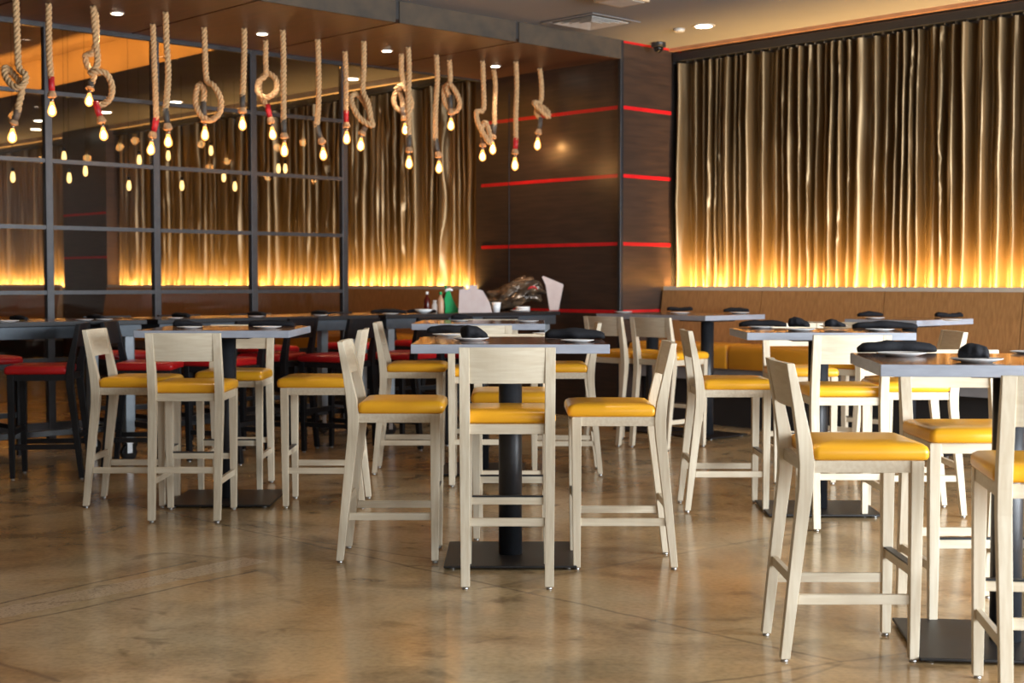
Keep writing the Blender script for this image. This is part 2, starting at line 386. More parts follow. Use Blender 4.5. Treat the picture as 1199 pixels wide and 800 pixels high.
# ------------------------------------------------------------------ curtains
def curtain(name, label, s0, s1, t, z0, z1, step, per, amp, seed, rows=26):
    L = s1 - s0; n = int(L / step); vs_ = []; fs = []
    folds = []
    rnd = random.Random(seed)
    x = 0.0; edges = [0.0]
    while x < L:
        x += per * (rnd.uniform(.45, .9) if rnd.random() < .55 else rnd.uniform(1.1, 1.75)); edges.append(x)
    amps = [rnd.uniform(.65, 1.15) for _ in edges]; sk = [rnd.uniform(.22, .55) for _ in edges]
    dr = [rnd.uniform(-1, 1) for _ in edges]
    import bisect
    for j in range(rows + 1):
        fz = j / rows; z = z0 + (z1 - z0) * fz
        for i in range(n + 1):
            x = L * i / n
            # folds drift sideways a little with height
            xx = x + .016 * noise.noise(Vector((x * 2.2, z * .5, seed))) + .012 * noise.noise(Vector((x * 9, z * 1.6, seed + 9)))
            xx = min(max(xx, 0), L - 1e-4)
            k = bisect.bisect_right(edges, xx) - 1
            u = (xx - edges[k]) / (edges[k + 1] - edges[k])
            w = u / sk[k] * .5 if u < sk[k] else .5 + (u - sk[k]) / (1 - sk[k]) * .5
            hgt = (.5 - .5 * math.cos(2 * math.pi * w)) ** 1.15
            a = amp * amps[k] * (.95 + .08 * math.sin(2.2 * z + dr[k] * 5))
            d = a * hgt
            q = min(1, max(0, hgt * 1.6)) * (.5 + .5 * math.sin(math.pi * z / 2.3 + k))
            d += .022 * abs(math.sin((x + .01 * noise.noise(Vector((x * 3, z * .9, seed)))) * 2 * math.pi / (.052 + .02 * (k % 3)))) * q * (k % 2 + .3)
            d += .010 * noise.noise(Vector((x * 16, z * 4, seed + 3))) + .012 * noise.noise(Vector((x * 5, z * 3, seed + 5))) * max(0, 1 - fz * 2.2)
            vs_.append(ST(s0 + x, t - d, z))
    for j in range(rows):
        for i in range(n):
            a = j * (n + 1) + i; fs.append((a, a + 1, a + n + 2, a + n + 1))
    b = MB(); b.add(vs_, fs, True)
    o = b.obj(name, M['curtain']); tag(o, label, 'curtain')
    return o
curtain('curtain', 'pleated bronze curtain lit from below, above the yellow banquette', 2.6, 9.10, 10.985, 1.27, 3.50, .007, .095, .135, 3)
curtain('curtain', 'pleated bronze curtain beside the dark panelled wall, seen through the open doorway', 11.26, 19.25, 10.26, 1.27, 3.50, .010, .11, .14, 11)
curtain('curtain', 'pleated bronze curtain behind the glass, beyond the dark pier', 20.75, 25.4, 10.26, 1.27, 3.50, .015, .12, .14, 21)
# dark pier between the far curtains
struct(st_box(19.3, 20.7, 10.0, 10.4, 0, CEIL, 'pillar_1', M['darkwall']))
for z in (1.705, 2.36):
    struct(st_box(19.32, 20.68, 9.994, 10.0, z - .015, z + .015, 'trim_8', M['redline']))
# rails
r1 = tag(st_box(2.5, 9.14, 10.84, 10.98, 3.52, 3.60, 'curtain_rail', M['black_metal'], bev=.006), 'black ceiling rail carrying the bronze curtain over the banquette', 'curtain rail')
hb = MB()
for k in range(64):
    s = 2.7 + k * .1
    hb.box(s - 5.82 - .006, s - 5.82 + .006, -.012, .012, 3.503, 3.53)
ho = hb.obj('glider', M['steel']); ho.location = ST(5.82, 10.90); ho.rotation_euler.z = R(133.4); ho['kind'] = 'stuff'
ho.parent = r1; ho.matrix_parent_inverse = r1.matrix_basis.inverted()
tag(st_box(11.22, 25.5, 10.12, 10.26, 3.512, 3.585, 'curtain_rail', M['black_metal']), 'black rail carrying the curtains of the room behind the glass', 'curtain rail')
struct(st_box(2.5, 9.16, 10.80, 10.85, 3.618, CEIL, 'trim_9', M['copper']))
struct(st_box(11.2, 25.8, 10.05, 10.12, 3.585, CEIL, 'trim_10', M['cream_trim']))

# ------------------------------------------------------------------ banquettes
def bench(s0, s1, tb, seams, label, loc_name='banquette_bench', ym='bench_yellow'):
    root = thing(loc_name, label, 'bench', ST((s0 + s1) / 2, tb - .3, 0), R(133.4))
    def P(o):
        o.parent = root; o.matrix_parent_inverse = root.matrix_basis.inverted(); return o
    bpy.context.view_layer.update()
    P(st_box(s0, s1, tb - .01, tb + .015, 1.255, 1.295, 'ledge', M['ledge'], bev=.003))
    P(st_box(s0, s1, tb + .02, tb + .22, 1.20, 1.245, 'ledge_trough', M['plinth']))
    P(st_box(s0, s1, tb - .45, tb + .02, .43, .545, 'base_panel', M['grey_base']))
    P(st_box(s0, s1, tb - .30, tb + .02, 0, .43, 'plinth', M['plinth']))
    e = [s0] + [x for x in seams if s0 < x < s1] + [s1]
    for a, b in zip(e[:-1], e[1:]):
        # leaning veneer back panel
        m = MB(); h = (b - a) / 2 - .004
        m.add([(-h, -.10, .74), (h, -.10, .74), (h, -.02, 1.255), (-h, -.02, 1.255), (-h, .02, .74), (h, .02, .74), (h, .03, 1.255), (-h, .03, 1.255)],
              [(0, 1, 2, 3), (4, 5, 6, 7), (0, 1, 5, 4), (1, 2, 6, 5), (2, 3, 7, 6), (3, 0, 4, 7)])
        # local y positive -> T in this frame needs rz = RZ-90
        o = m.obj('back_panel', M['oak']); o.location = ST((a + b) / 2, tb); o.rotation_euler.z = RT; P(o)
        c = MB(); h = (b - a) / 2 - .003
        rr = []
        for z, ins in ((.548, .012), (.556, .002), (.60, -.004), (.70, -.004), (.745, .006), (.765, .03), (.768, .07)):
            rr.append(rrect(h - ins, .225 - ins, .03, z, 0, -.315))
        c.loft(rr); o = c.obj('seat_cushion', M[ym]); o.location = ST((a + b) / 2, tb); o.rotation_euler.z = RT; P(o)
    return root
def rrect(hx, hy, r, z, cx=0, cy=0, n=4):
    pts = []
    for qx, qy, a0 in ((1, 1, 0), (-1, 1, 90), (-1, -1, 180), (1, -1, 270)):
        for k in range(n + 1):
            a = R(a0 + 90 * k / n)
            pts.append((cx + qx * (hx - r) + r * math.cos(a), cy + qy * (hy - r) + r * math.sin(a), z))
    return pts
bench(2.8, 9.14, 10.72, [4.11, 5.37, 6.63, 7.93], 'banquette with yellow seat and veneered back under the bronze curtain')
bench(11.3, 19.25, 9.98, [13.2, 15.1, 17.0], 'veneered banquette under the far curtain, between dark wall and dark pier')
bench(20.75, 25.4, 9.98, [22.2, 23.8], 'veneered banquette behind the glass beyond the dark pier')
# socket box below the banquette
sb = thing('floor_box', 'small grey box with a curved pipe fixed under the yellow banquette', 'conduit box', at(866, 494, .25) , RT)
sbp = ST(7.62, 10.33, 0); sb.location = sbp
MB().box(-.075, .075, -.04, .04, .30, .43).obj('box', M['white_metal'], sb, .006)
MB().tube([(-.05, -.01, .43), (-.06, -.01, .47), (-.10, -.01, .50), (-.15, -.01, .49), (-.155, -.01, .44)], .022, 10).obj('pipe', M['white_metal'], sb)
MB().tube([(0, 0, 0), (0, 0, .30)], .010, 8).obj('conduit', M['white_metal'], sb)

# ------------------------------------------------------------------ bar stools
def make_stool(name, label, wood, panel, seatm, group, wx, wy):
    t = thing(name, label, 'bar stool', (0, 0, 0), 0, group)
    # cushion
    c = MB(); rr = []
    for z, ins in ((.714, .016), (.718, .005), (.728, 0), (.748, 0), (.762, .005), (.771, .018), (.776, .05), (.779, .11)):
        rr.append(rrect(.214 - ins, .205 - ins, .022, z, 0, .040))
    c.loft(rr); c.obj('seat', seatm, t)
    # apron frame
    f = MB()
    f.box(-.170, .170, .192, .214, .672, .715); f.box(-.168, .168, -.195, -.173, .672, .715)
    f.box(-.205, -.183, -.165, .192, .672, .715); f.box(.183, .205, -.165, .192, .672, .715)
    f.obj('seat_frame', wx, t, .0015)
    # front legs
    for sx in (-1, 1):
        l = MB().post([(sx * .186, .199, .012, .0165, .0165), (sx * .187, .201, .35, .020, .020), (sx * .188, .202, .7145, .0225, .0225)]).obj('leg', wood, t, .002)
        MB().lathe([(.013, 0), (.014, .004), (.010, .012)], sx * .186, .199, 10).obj('glide', M['steel'], l)
    # rear legs run up into the back posts
    for sx in (-1, 1):
        l = MB().post([(sx * .183, -.254, .012, .0195, .0165), (sx * .185, -.217, .36, .021, .021), (sx * .187, -.188, .62, .0225, .0245), (sx * .187, -.185, .70, .0225, .0265),
                       (sx * .187, -.193, .78, .0225, .0245), (sx * .187, -.215, .90, .0225, .019), (sx * .187, -.246, 1.055, .0225, .0135)]).obj('leg', wood, t, .002)
        MB().lathe([(.013, 0), (.014, .004), (.010, .012)], sx * .183, -.254, 10).obj('glide', M['steel'], l)
    # backrest: slightly dished panel between the posts
    b = MB(); rings = []
    nx = 12
    ring_front = []; rows = [(.897, -.214), (.95, -.224), (1.0, -.235), (1.055, -.246)]
    for z, y in rows:
        fr = [( -.1645 + .329 * i / nx, y + .010 - .012 * math.sin(math.pi * i / nx), z) for i in range(nx + 1)]
        bk = [( -.1645 + .329 * i / nx, y - .0125 - .012 * math.sin(math.pi * i / nx), z) for i in range(nx, -1, -1)]
        rings.append(fr + bk)
    b.loft(rings, smooth=False); b.obj('backrest', panel, t, .0015)
    # stretchers
    for sx in (-1, 1):
        m = MB(); m.add([(sx * .176, -.212, .205), (sx * .196, -.212, .205), (sx * .196, .186, .205), (sx * .176, .186, .205),
                         (sx * .176, -.207, .240), (sx * .196, -.207, .240), (sx * .196, .186, .240), (sx * .176, .186, .240)],
                        [(0, 3, 2, 1), (4, 5, 6, 7), (0, 1, 5, 4), (1, 2, 6, 5), (2, 3, 7, 6), (3, 0, 4, 7)])
        m.obj('stretcher', wy, t, .0015)
    MB().box(-.164, .164, -.235, -.215, .272, .307).obj('stretcher', wx, t, .0015)
    fs = MB().box(-.168, .168, .190, .212, .300, .335).obj('stretcher', wx, t, .0015)
    MB().box(-.166, .166, .186, .214, .3352, .342).obj('foot_strip', M['footplate'], fs)
    return t
GY = 'light wooden bar stools with yellow seats'
GR = 'black bar stools with red seats'
ys = make_stool('bar_stool', 'x', M['ash'], M['ash_h'], M['yellow'], GY, M['ash_x'], M['ash_y'])
first = [True]
def stool(loc, rz, label):
    if first[0]:
        first[0] = False; ys.location = loc; ys.rotation_euler = (0, 0, rz); ys['label'] = label; return ys
    return dup(ys, loc, rz, label)
def rel(p, x, y): return Vector((p.x + x, p.y + y, 0))
UP, DN, RT_, LF = 0.0, math.pi, -math.pi / 2, math.pi / 2
# facing away: rear feet at local y=-.246 ; facing right: near feet at world y - .186
def away(px, py, lab, yaw=0): return stool(rel(at(px, py), 0, .254), UP + yaw, lab)
def toward(px, py, lab, yaw=0): return stool(rel(at(px, py), 0, .200), DN + yaw, lab)     # px of the middle of the two near (front) feet
def facing_r(px, py, lab, yaw=0): return stool(rel(at(px, py), .03, .186), RT_ + yaw, lab)
def facing_l(px, py, lab, yaw=0): return stool(rel(at(px, py), -.03, .186), LF + yaw, lab)
away(594, 690, 'ash bar stool with its back to us, hiding the column of the centre table')
facing_r(453, 659, 'ash bar stool in side view whose yellow seat points at the centre table column')
facing_l(733, 667, 'ash bar stool with front legs just beside the centre table base plate edge')
toward(600, 633, 'ash bar stool facing us, tucked behind the column of the centre table')
away(562, 570, 'ash bar stool before the far grey table, its back hidden by the centre table')
facing_r(476, 556, 'ash bar stool at the side of the far grey table below the bottles')
facing_l(665, 557, 'ash bar stool at the side of the far grey table below the upright card')
toward(573, 545, 'yellow-seated ash bar stool behind the far grey table, facing us')
away(216, 612, 'ash bar stool with its back to us at the table beside the communal row')
facing_r(145, 594.5, 'yellow-seated ash bar stool in profile next to the black stools with red seats')
facing_l(380, 595, 'ash bar stool whose yellow seat fills the gap between two square tables')
toward(270, 577, 'ash bar stool facing us behind the table beside the communal row')
facing_r(850, 600, 'yellow-seated ash bar stool in profile in the aisle before the yellow banquette')
away(996, 622, 'ash bar stool with its back to us at the five-place table before the banquette')
facing_l(1082, 606, 'ash bar stool whose tan back pokes up above the nearest table top')
toward(942, 567, 'yellow-seated ash bar stool facing us on the banquette side of its grey table')
facing_r(993, 775, 'large yellow-seated ash bar stool in full view by the base plate of the nearest table')
stool(Vector((1.73, 4.49, 0)) , R(-8), 'ash bar stool with its back to us, cut by the picture edge')
toward(1147, 731, 'yellow-seated ash bar stool facing us behind the nearest table')
c1 = at(784, 523); c2 = at(729, 518)
stool(rel(c1, 0, 0), RT, 'ash bar stool turned to the banquette, at the table with a free corner')
stool(rel(c2, 0, 0), RT, 'ash bar stool turned to the banquette, before the dark red-striped wall')
stool(ST(5.72, 8.80), RT, 'ash bar stool at the lone banquette table, hidden behind the five-place table')

bs = make_stool('bar_stool', 'x', M['black_wood'], M['black_wood'], M['red'], GR, M['black_wood'], M['black_wood'])
def fit(px, py, z=.775): q = at(px, py, z); return Vector((q.x, q.y, 0))
fr = [(rel(at(50, 562), -.02, .186), R(97), 'in full profile at the picture edge'), (Vector((-2.64, 10.10, 0)), R(-88), 'whose seat ends just beyond the tan chair back'),
      (fit(264, 418.5), R(66), 'seen between the posts of an ash stool back'), (Vector((-1.875, 11.24, 0)), R(66), 'with its black back rising over the grey table corner'),
      (fit(396, 414), R(62), 'close by the end post of the glass'), (fit(478, 411.5), R(58), 'under the pale steel leg'), (fit(560, 410.5), R(50), 'below the papers')]
for i, (p, rz, nm) in enumerate(fr):
    lab = 'black bar stool with red seat %s' % nm
    if i == 0: bs.location = p; bs.rotation_euler = (0, 0, rz); bs['label'] = lab
    else: dup(bs, p, rz, lab)
nb = ['at the edge of the picture', 'behind the first full black stool', 'by the rolling table leg', 'beside the second pane', 'beside the fourth mullion', 'by the end of the glass', 'below the sauce bottles']
for i, t in enumerate((3.75, 4.45, 5.6, 6.3, 7.0, 7.95, 8.8)):
    dup(bs, ST(10.60, t), RZ + math.pi + (.05 if i % 2 else -.05), 'red-seated black stool on the glass side, %s' % nb[i])

# ------------------------------------------------------------------ tables
TZ = 1.058
def make_table(w, d, label, loc, rz, plate=.62, px_=None, group='square tables on a black column'):
    t = thing('pedestal_table', label, 'table', loc, rz, group)
    tp = MB().box(-w / 2, w / 2, -d / 2, d / 2, TZ - .043, TZ - .0015).obj('tabletop', M['table_edge'], t, .002)
    MB().box(-w / 2 + .003, w / 2 - .003, -d / 2 + .003, d / 2 - .003, TZ - .0014, TZ).obj('top_surface', M['table_top'], tp)
    MB().lathe([(.057, .022), (.056, TZ - .06)], 0, 0, 32).obj('column', M['black_metal'], t)
    MB().box(-.17, .17, -.17, .17, TZ - .060, TZ - .0435).obj('top_bracket', M['black_metal'], t, .003)
    pw_ = px_ or plate
    bp = MB().box(-pw_ / 2, pw_ / 2, -plate / 2, plate / 2, .010, .022).obj('base_plate', M['plate_metal'], t, .004)
    for sx in (-1, 1):
        for sy in (-1, 1):
            MB().lathe([(.016, 0), (.016, .010)], sx * (pw_ / 2 - .04), sy * (plate / 2 - .04), 12).obj('foot', M['steel'], bp)
    return t
tc = make_table(.90, .88, 'grey-edged square table in the centre of the floor with a napkin at each side', (-.008, 6.80, 0), 0)
tl = dup(tc, at(267, 586), 0, 'grey-edged square table standing before the black communal tables')
tl.location.z = 0
tf = dup(tc, (-.22, 9.93, 0), R(-1), 'grey-edged square table farthest from the windows, below the papers and bag')
p = at(968, 597); t2 = dup(tc, (1.785, 8.28, 0), R(-1.5), 'grey-edged square table with five place settings before the yellow banquette')
t2.scale = (1.04, .86, 1)
t2.location.y = 8.20
tr = make_table(1.04, .78, 'large grey-edged table nearest to us, reaching out of the picture', (1.82, 5.15, 0), R(-6), .60, .72)
b1 = make_table(.615, .82, 'narrow grey table by the banquette whose free corner faces the floor', ST(7.70, 9.61), R(133.4), .50, None, 'narrow tables along the banquette')
b2 = dup(b1, ST(8.325, 9.61), R(133.4), 'narrow grey table by the banquette next to the red-striped pillar')
b3 = dup(b1, ST(5.74, 9.61), R(133.4), 'narrow grey table by the banquette standing alone')

# communal tables
def communal(s0, s1, t0, t1, label):
    r = thing('communal_table', label, 'table', ST((s0 + s1) / 2, (t0 + t1) / 2), R(133.4), 'black communal tables on steel legs')
    hs, ht = (s1 - s0) / 2, (t1 - t0) / 2
    tp = MB().box(-hs, hs, -ht, ht, TZ - .035, TZ - .0015).obj('tabletop', M['black_wood'], r, .003)
    MB().box(-hs + .004, hs - .004, -ht + .004, ht - .004, TZ - .0014, TZ).obj('top_surface', M['comm_top'], tp)
    a = MB(); a.box(-hs + .03, -hs + .06, -ht + .03, ht - .03, .935, TZ - .036); a.box(hs - .06, hs - .03, -ht + .03, ht - .03, .935, TZ - .036)
    a.box(-hs + .06, hs - .06, -ht + .03, -ht + .06, .935, TZ - .036); a.box(-hs + .06, hs - .06, ht - .06, ht - .03, .935, TZ - .036)
    a.obj('apron', M['comm_steel'], r, .002)
    for ye in (-1, 1):
        for xe in (-1, 1):
            cx, cy = xe * (hs - .10), ye * (ht - .11)
            l = MB().box(cx - .035, cx + .035, cy - .035, cy + .035, .17, .934).obj('leg', M['comm_leg'], r, .003)
            w = MB()
            ring = [[(cx + yy, cy + .062 * math.cos(a), .063 + .062 * math.sin(a)) for a in [2 * math.pi * k / 20 for k in range(20)]] for yy in (-.018, .018)]
            w.loft(ring, smooth=False); w.obj('caster_wheel', M['black_plastic'], l, .004)
            MB().box(cx - .024, cx - .019, cy - .02, cy + .02, .06, .17).box(cx + .019, cx + .024, cy - .02, cy + .02, .06, .17).box(cx - .024, cx + .024, cy - .02, cy + .02, .155, .17).obj('caster_fork', M['steel'], l)
        MB().box(-hs + .07, hs - .07, ye * (ht - .11) - .02, ye * (ht - .11) + .02, .20, .245).obj('foot_rail', M['black_metal'], r, .002)
    MB().box(-.02, .02, -ht + .13, ht - .13, .20, .245).obj('long_rail', M['black_metal'], r, .002)
    return r
communal(9.5, 10.26, 3.12, 5.24, 'black communal table running out of the picture beside the first full black stool')
communal(9.5, 10.26, 5.33, 7.42, 'black communal table behind the square table with two napkins')
communal(9.5, 10.26, 7.50, 9.62, 'black communal table holding the bottles, papers and bag')

# ------------------------------------------------------------------ plates and napkins
pl = MB().lathe([(.045, 0), (.050, .001), (.082, .011), (.085, .013), (.080, .0135), (.050, .005), (.001, .0045)], 0, 0, 36)
plate0 = pl.obj('side_plate', M['china']); fp = [True]
def plate(px, py, w, label, z=TZ):
    p = at(px, py, z + .004); f = (w / 2) / (FPX / p.y) / .085
    p.z = z
    f = max(.75, min(f, 1.15))
    if fp[0]: o = plate0; fp[0] = False
    else: o = plate0.copy(); C.objects.link(o)
    o.location = p; o.scale = (f, f, f); tag(o, label, 'plate', 'white side plates on the tables'); return o
def napkin(px, py, w, label, ang=0, fat=1.0, kind='roll', lift=0.0, seed=0, sy=.02):
    p = at(px, py, TZ + sy + lift); ln = w / (FPX / p.y) ; p.z = TZ + lift
    rnd = random.Random(px * 7 + py); m = MB(); rings = []; n = 14; k = 18
    r0 = .024 * fat
    for i in range(n + 1):
        u = i / n; x = (u - .5) * ln
        r = r0 * (.82 + .35 * math.sin(math.pi * min(1, u * 1.05)) + .12 * noise.noise(Vector((u * 5, px, py)))) * (1 if 0 < i < n else .72)
        if kind == 'fold': r *= (1.25 - .65 * u)
        if kind == 'bow': r *= (.75 + .5 * abs(u - .5) * 2)
        ring = []
        for j in range(k):
            a = 2 * math.pi * j / k
            rr = r * (1 + .22 * noise.noise(Vector((u * 5, math.cos(a) * 2.0 + px, math.sin(a) * 2.0))) + .05 * math.sin(3 * a + u * 3))
            ring.append((x, rr * 1.35 * math.cos(a) + .010 * noise.noise(Vector((u * 3, px, 2))), r * .94 + rr * .80 * math.sin(a)))
        mz = min(q[2] for q in ring); ring = [(q[0], q[1], q[2] - mz + .0005 + (.004 if kind == 'bow' and abs(u - .5) > .3 else 0)) for q in ring]
        rings.append(ring)
    m.loft(rings); o = m.obj('napkin', M['napkin'], None, 0, p, ang); tag(o, label, 'napkin', 'charcoal cloth napkins on the tables'); return o
# centre table
napkin(531, 386, 62, 'long charcoal napkin roll on the far edge of the centre table', R(3), 1.0)
plate(524, 393, 36, 'white plate half under the long napkin roll of the centre table')
plate(551, 398, 44, 'white plate carrying the bunched napkin on the centre table')
napkin(556, 391, 30, 'short bunched charcoal napkin standing on a plate of the centre table', R(25), 1.35, 'fold', .014)
napkin(673, 392, 70, 'long charcoal napkin roll behind the plate at the end of the centre table', R(-3), 1.15)
plate(676, 400, 40, 'white plate in front of the napkin roll at the end of the centre table')
plate(637, 391, 26, 'small white dish between the napkins of the centre table')
# table before the communal row
napkin(318, 379, 54, 'long charcoal napkin roll on the square table before the communal row', R(-2), .9)
plate(313, 384, 34, 'white plate before the long napkin roll on the square table by the communal row')
plate(222, 384, 30, 'white plate before the short napkin on the square table by the communal row')
napkin(220, 379, 34, 'short charcoal napkin on the square table before the communal row', R(10), .95, 'fold', .0)
# far table
napkin(541, 371, 26, 'charcoal napkin on the far grey table under the papers', R(8), .9, 'fold')
plate(538, 376, 20, 'white plate beside the white cup on the far grey table, below the green cloth')
plate(617, 377, 28, 'white plate near the corner of the far grey table below the bag')
# table before the banquette
napkin(893, 379, 55, 'long charcoal napkin roll at the near corner of the table before the banquette', R(-3), .95)
plate(891, 384, 32, 'white plate before the long roll at the corner of the table before the banquette')
plate(937, 387, 36, 'white plate under the upright bunched napkin before the banquette')
napkin(936, 379, 24, 'bunched charcoal napkin leaning on a plate before the banquette', R(-30), 1.3, 'fold', .014)
plate(976, 383, 34, 'white plate under the short dark roll in the middle of the table before the banquette')
napkin(978, 379, 24, 'short charcoal roll on a middle plate of the table before the banquette', R(-8), 1.0, 'fold', .014)
napkin(1036, 381, 74, 'longest charcoal napkin roll lying over the end of the table before the banquette', R(-5), 1.0)
plate(1030, 387, 34, 'white plate before the longest napkin roll on the table before the banquette')
# nearest table
napkin(1050, 407, 92, 'large charcoal napkin roll along the far edge of the nearest table', R(4), 1.05)
plate(1055, 416, 58, 'white plate before the large napkin roll on the nearest table')
plate(1143, 423, 62, 'white plate carrying the neat dark roll on the nearest table')
napkin(1140, 413, 34, 'neat dark napkin roll on the plate of the nearest table', R(-25), 1.15, 'roll', .013)
plate(1203, 413, 40, 'white plate cut by the picture edge on the nearest table')
# banquette tables
napkin(796, 362, 30, 'charcoal napkin roll on the free-cornered banquette table, pillar side', R(-8), .95, 'bow')
plate(796, 367, 24, 'white plate on the free-cornered banquette table, pillar side')
napkin(862, 363, 30, 'charcoal napkin roll at the bench end of the free-cornered banquette table', 0, .95)
plate(866, 367, 24, 'white plate at the bench end of the free-cornered banquette table')
napkin(728, 361, 30, 'charcoal napkin roll on the banquette table next to the pillar', R(-4), .95, 'bow')
plate(730, 366, 22, 'white plate on the banquette table next to the pillar')
napkin(1019, 368, 30, 'charcoal napkin roll on the banquette table standing alone, pillar side', R(2), .95)
plate(1024, 373, 24, 'white plate on the banquette table standing alone, pillar side')
napkin(1111, 369, 32, 'charcoal napkin roll at the outer end of the banquette table standing alone', 0, .95, 'bow')
plate(1114, 375, 26, 'white plate at the outer end of the banquette table standing alone')
# communal row
def tab(px, s):
    u = (px - W / 2) / FPX; Z = s / (.7266 - .6871 * u); return Vector((u * Z, Z, TZ))
def tab_y(px, s):
    q = tab(px, s); e = q - Vector((0, 0, CAMZ)); cp, sp = math.cos(PITCH), math.sin(PITCH)
    dep = e.y * cp - e.z * sp; up = e.y * sp + e.z * cp
    return H / 2 - up / dep * FPX
for px, py, w, lab in ((22, 369, 34, 'first charcoal napkin on the communal table at the picture edge'), (112, 370, 30, 'charcoal napkin on the communal table above the stool with tan back'),
                       (212, 366, 30, 'charcoal napkin on the communal table above the square table'), (301, 366, 30, 'charcoal napkin on the communal table under the third mullion'),
                       (375, 364, 30, 'charcoal napkin on the communal table by the end of the glass'), (455, 362, 42, 'charcoal napkin on the communal table over the pale steel leg'),
                       (494, 359, 34, 'charcoal napkin stacked beside the sauce bottles'), (546, 366, 44, 'charcoal napkin lying before the papers on the communal table')):
    napkin(px, tab_y(px, 10.0), w, lab, R(-40) if px < 400 else R(-6), .8, sy=0)
for px, py, w, lab in ((8, 374, 28, 'white plate on the communal table at the picture edge'), (99, 373, 20, 'white plate on the communal table above the stool with tan back'),
                       (122, 370, 20, 'white plate beyond the napkin on the communal table above the tan-backed stool'), (205, 370, 18, 'white plate on the communal table above the square table'),
                       (300, 369, 18, 'white plate on the communal table under the third mullion'), (375, 368, 18, 'white plate on the communal table by the end of the glass'),
                       (457, 366, 20, 'white plate on the communal table over the pale steel leg'), (609, 365, 44, 'white plate below the bag on the communal table')):
    plate(px, tab_y(px, 9.68 if px != 609 else 9.72), w, lab)
def st_of(p): return p.dot(SA), p.dot(TA)
# bowl by the bottles
bw = MB().lathe([(.03, 0), (.06, .015), (.085, .035), (.082, .036), (.055, .018), (.001, .008)], 0, 0, 28).obj('bowl', M['china']); bw.location = tab(496, 9.72); tag(bw, 'shallow white bowl beside the sauce bottles', 'bowl')
cup = MB().lathe([(.032, 0), (.045, .09), (.042, .09), (.03, .006), (.001, .005)], 0, 0, 24).obj('cup', M['china']); cup.location = tab(581, 9.66); tag(cup, 'white cup standing at the corner of the white papers', 'cup')
stk = thing('dish', 'stacked white dish below the crumpled bag', 'dish', tab(612, 9.70)); 
MB().lathe([(.06, 0), (.068, .006), (.070, .022), (.066, .022), (.060, .008), (.001, .006)], 0, 0, 28).obj('bowl', M['china'], stk)
for z in (.022,): MB().lathe([(.060, z), (.068, z + .006), (.070, z + .022), (.066, z + .022), (.060, z + .008), (.001, z + .006)], 0, 0, 28).obj('upper_bowl', M['china'], stk)
def bottle(px, py, h, r, bodym, capm, label, neck=.35):
    t = thing('bottle', label, 'bottle', tab(px, py))
    MB().lathe([(r * .95, 0), (r, .006), (r, h * .55), (r * .8, h * .66), (r * neck, h * .78), (r * neck, h * .88)], 0, 0, 20).obj('body', bodym, t)
    MB().lathe([(r * neck * 1.25, h * .86), (r * neck * 1.25, h * .985), (r * neck * .9, h)], 0, 0, 16).obj('cap', capm, t)
bottle(500, 10.1, .19, .030, M['glassred'], M['china'], 'dark red sauce bottle with white cap')
bottle(509, 10.05, .11, .028, M['china'], M['china'], 'small white bottle beside the dark red one', .6)
bottle(516, 9.80, .19, .030, M['sauce'], M['green'], 'peach sauce bottle with green cap')
bottle(522, 10.05, .25, .030, M['glassred'], M['green'], 'tall bottle with green cap behind the green cloth', .3)
# green folded cloth standing like a tent
gc = thing('green_cloth', 'bright green folded cloth with white top between bottles and papers', 'cloth', tab(529, 9.84))
MB().loft([[(-.065, -.02, 0), (.065, -.02, 0), (.065, .03, 0), (-.065, .03, 0)], [(-.06, -.015, .03), (.055, -.015, .03), (.055, .025, .03), (-.06, .025, .03)],
           [(-.068, -.01, .12), (.01, -.01, .12), (.01, .02, .12), (-.068, .02, .12)], [(-.05, -.006, .19), (-.02, -.006, .20), (-.02, .014, .20), (-.05, .014, .19)]], smooth=False).obj('fold', M['green'], gc, .004)
MB().tube([(-.062, 0, .192), (-.045, 0, .208), (-.015, 0, .212), (.01, 0, .20)], [.008, .014, .014, .008], 8).obj('hem', M['china'], gc)
# standing papers
def card(pts, px, py, label, th=.004, rz=0, name='menu_card'):
    p = tab(px, py)
    m = MB(); n = len(pts)
    m.loft([[(x, y0, z) for x, z in pts] for y0 in (0, th)], smooth=False)
    # lean back a little
    for i, v in enumerate(m.v): m.v[i] = (v[0], v[1] + v[2] * .25, v[2])
    return tag(m.obj(name, M['paper'], None, 0, p, rz), label, 'menu')
card([(-.12, 0), (.19, 0), (.165, .09), (.10, .20), (.05, .215), (.045, .25), (-.03, .25), (-.035, .215), (-.115, .21)], 552, 9.62, 'large pale menu card with a tab standing behind the far table', rz=R(-4))
card([(-.03, .0), (.06, .0), (.10, .25), (.09, .26), (-.105, .34), (-.12, .33), (-.08, .25)], 647, 9.9, 'upright white card with a tilted top beside the bag', rz=R(-10))
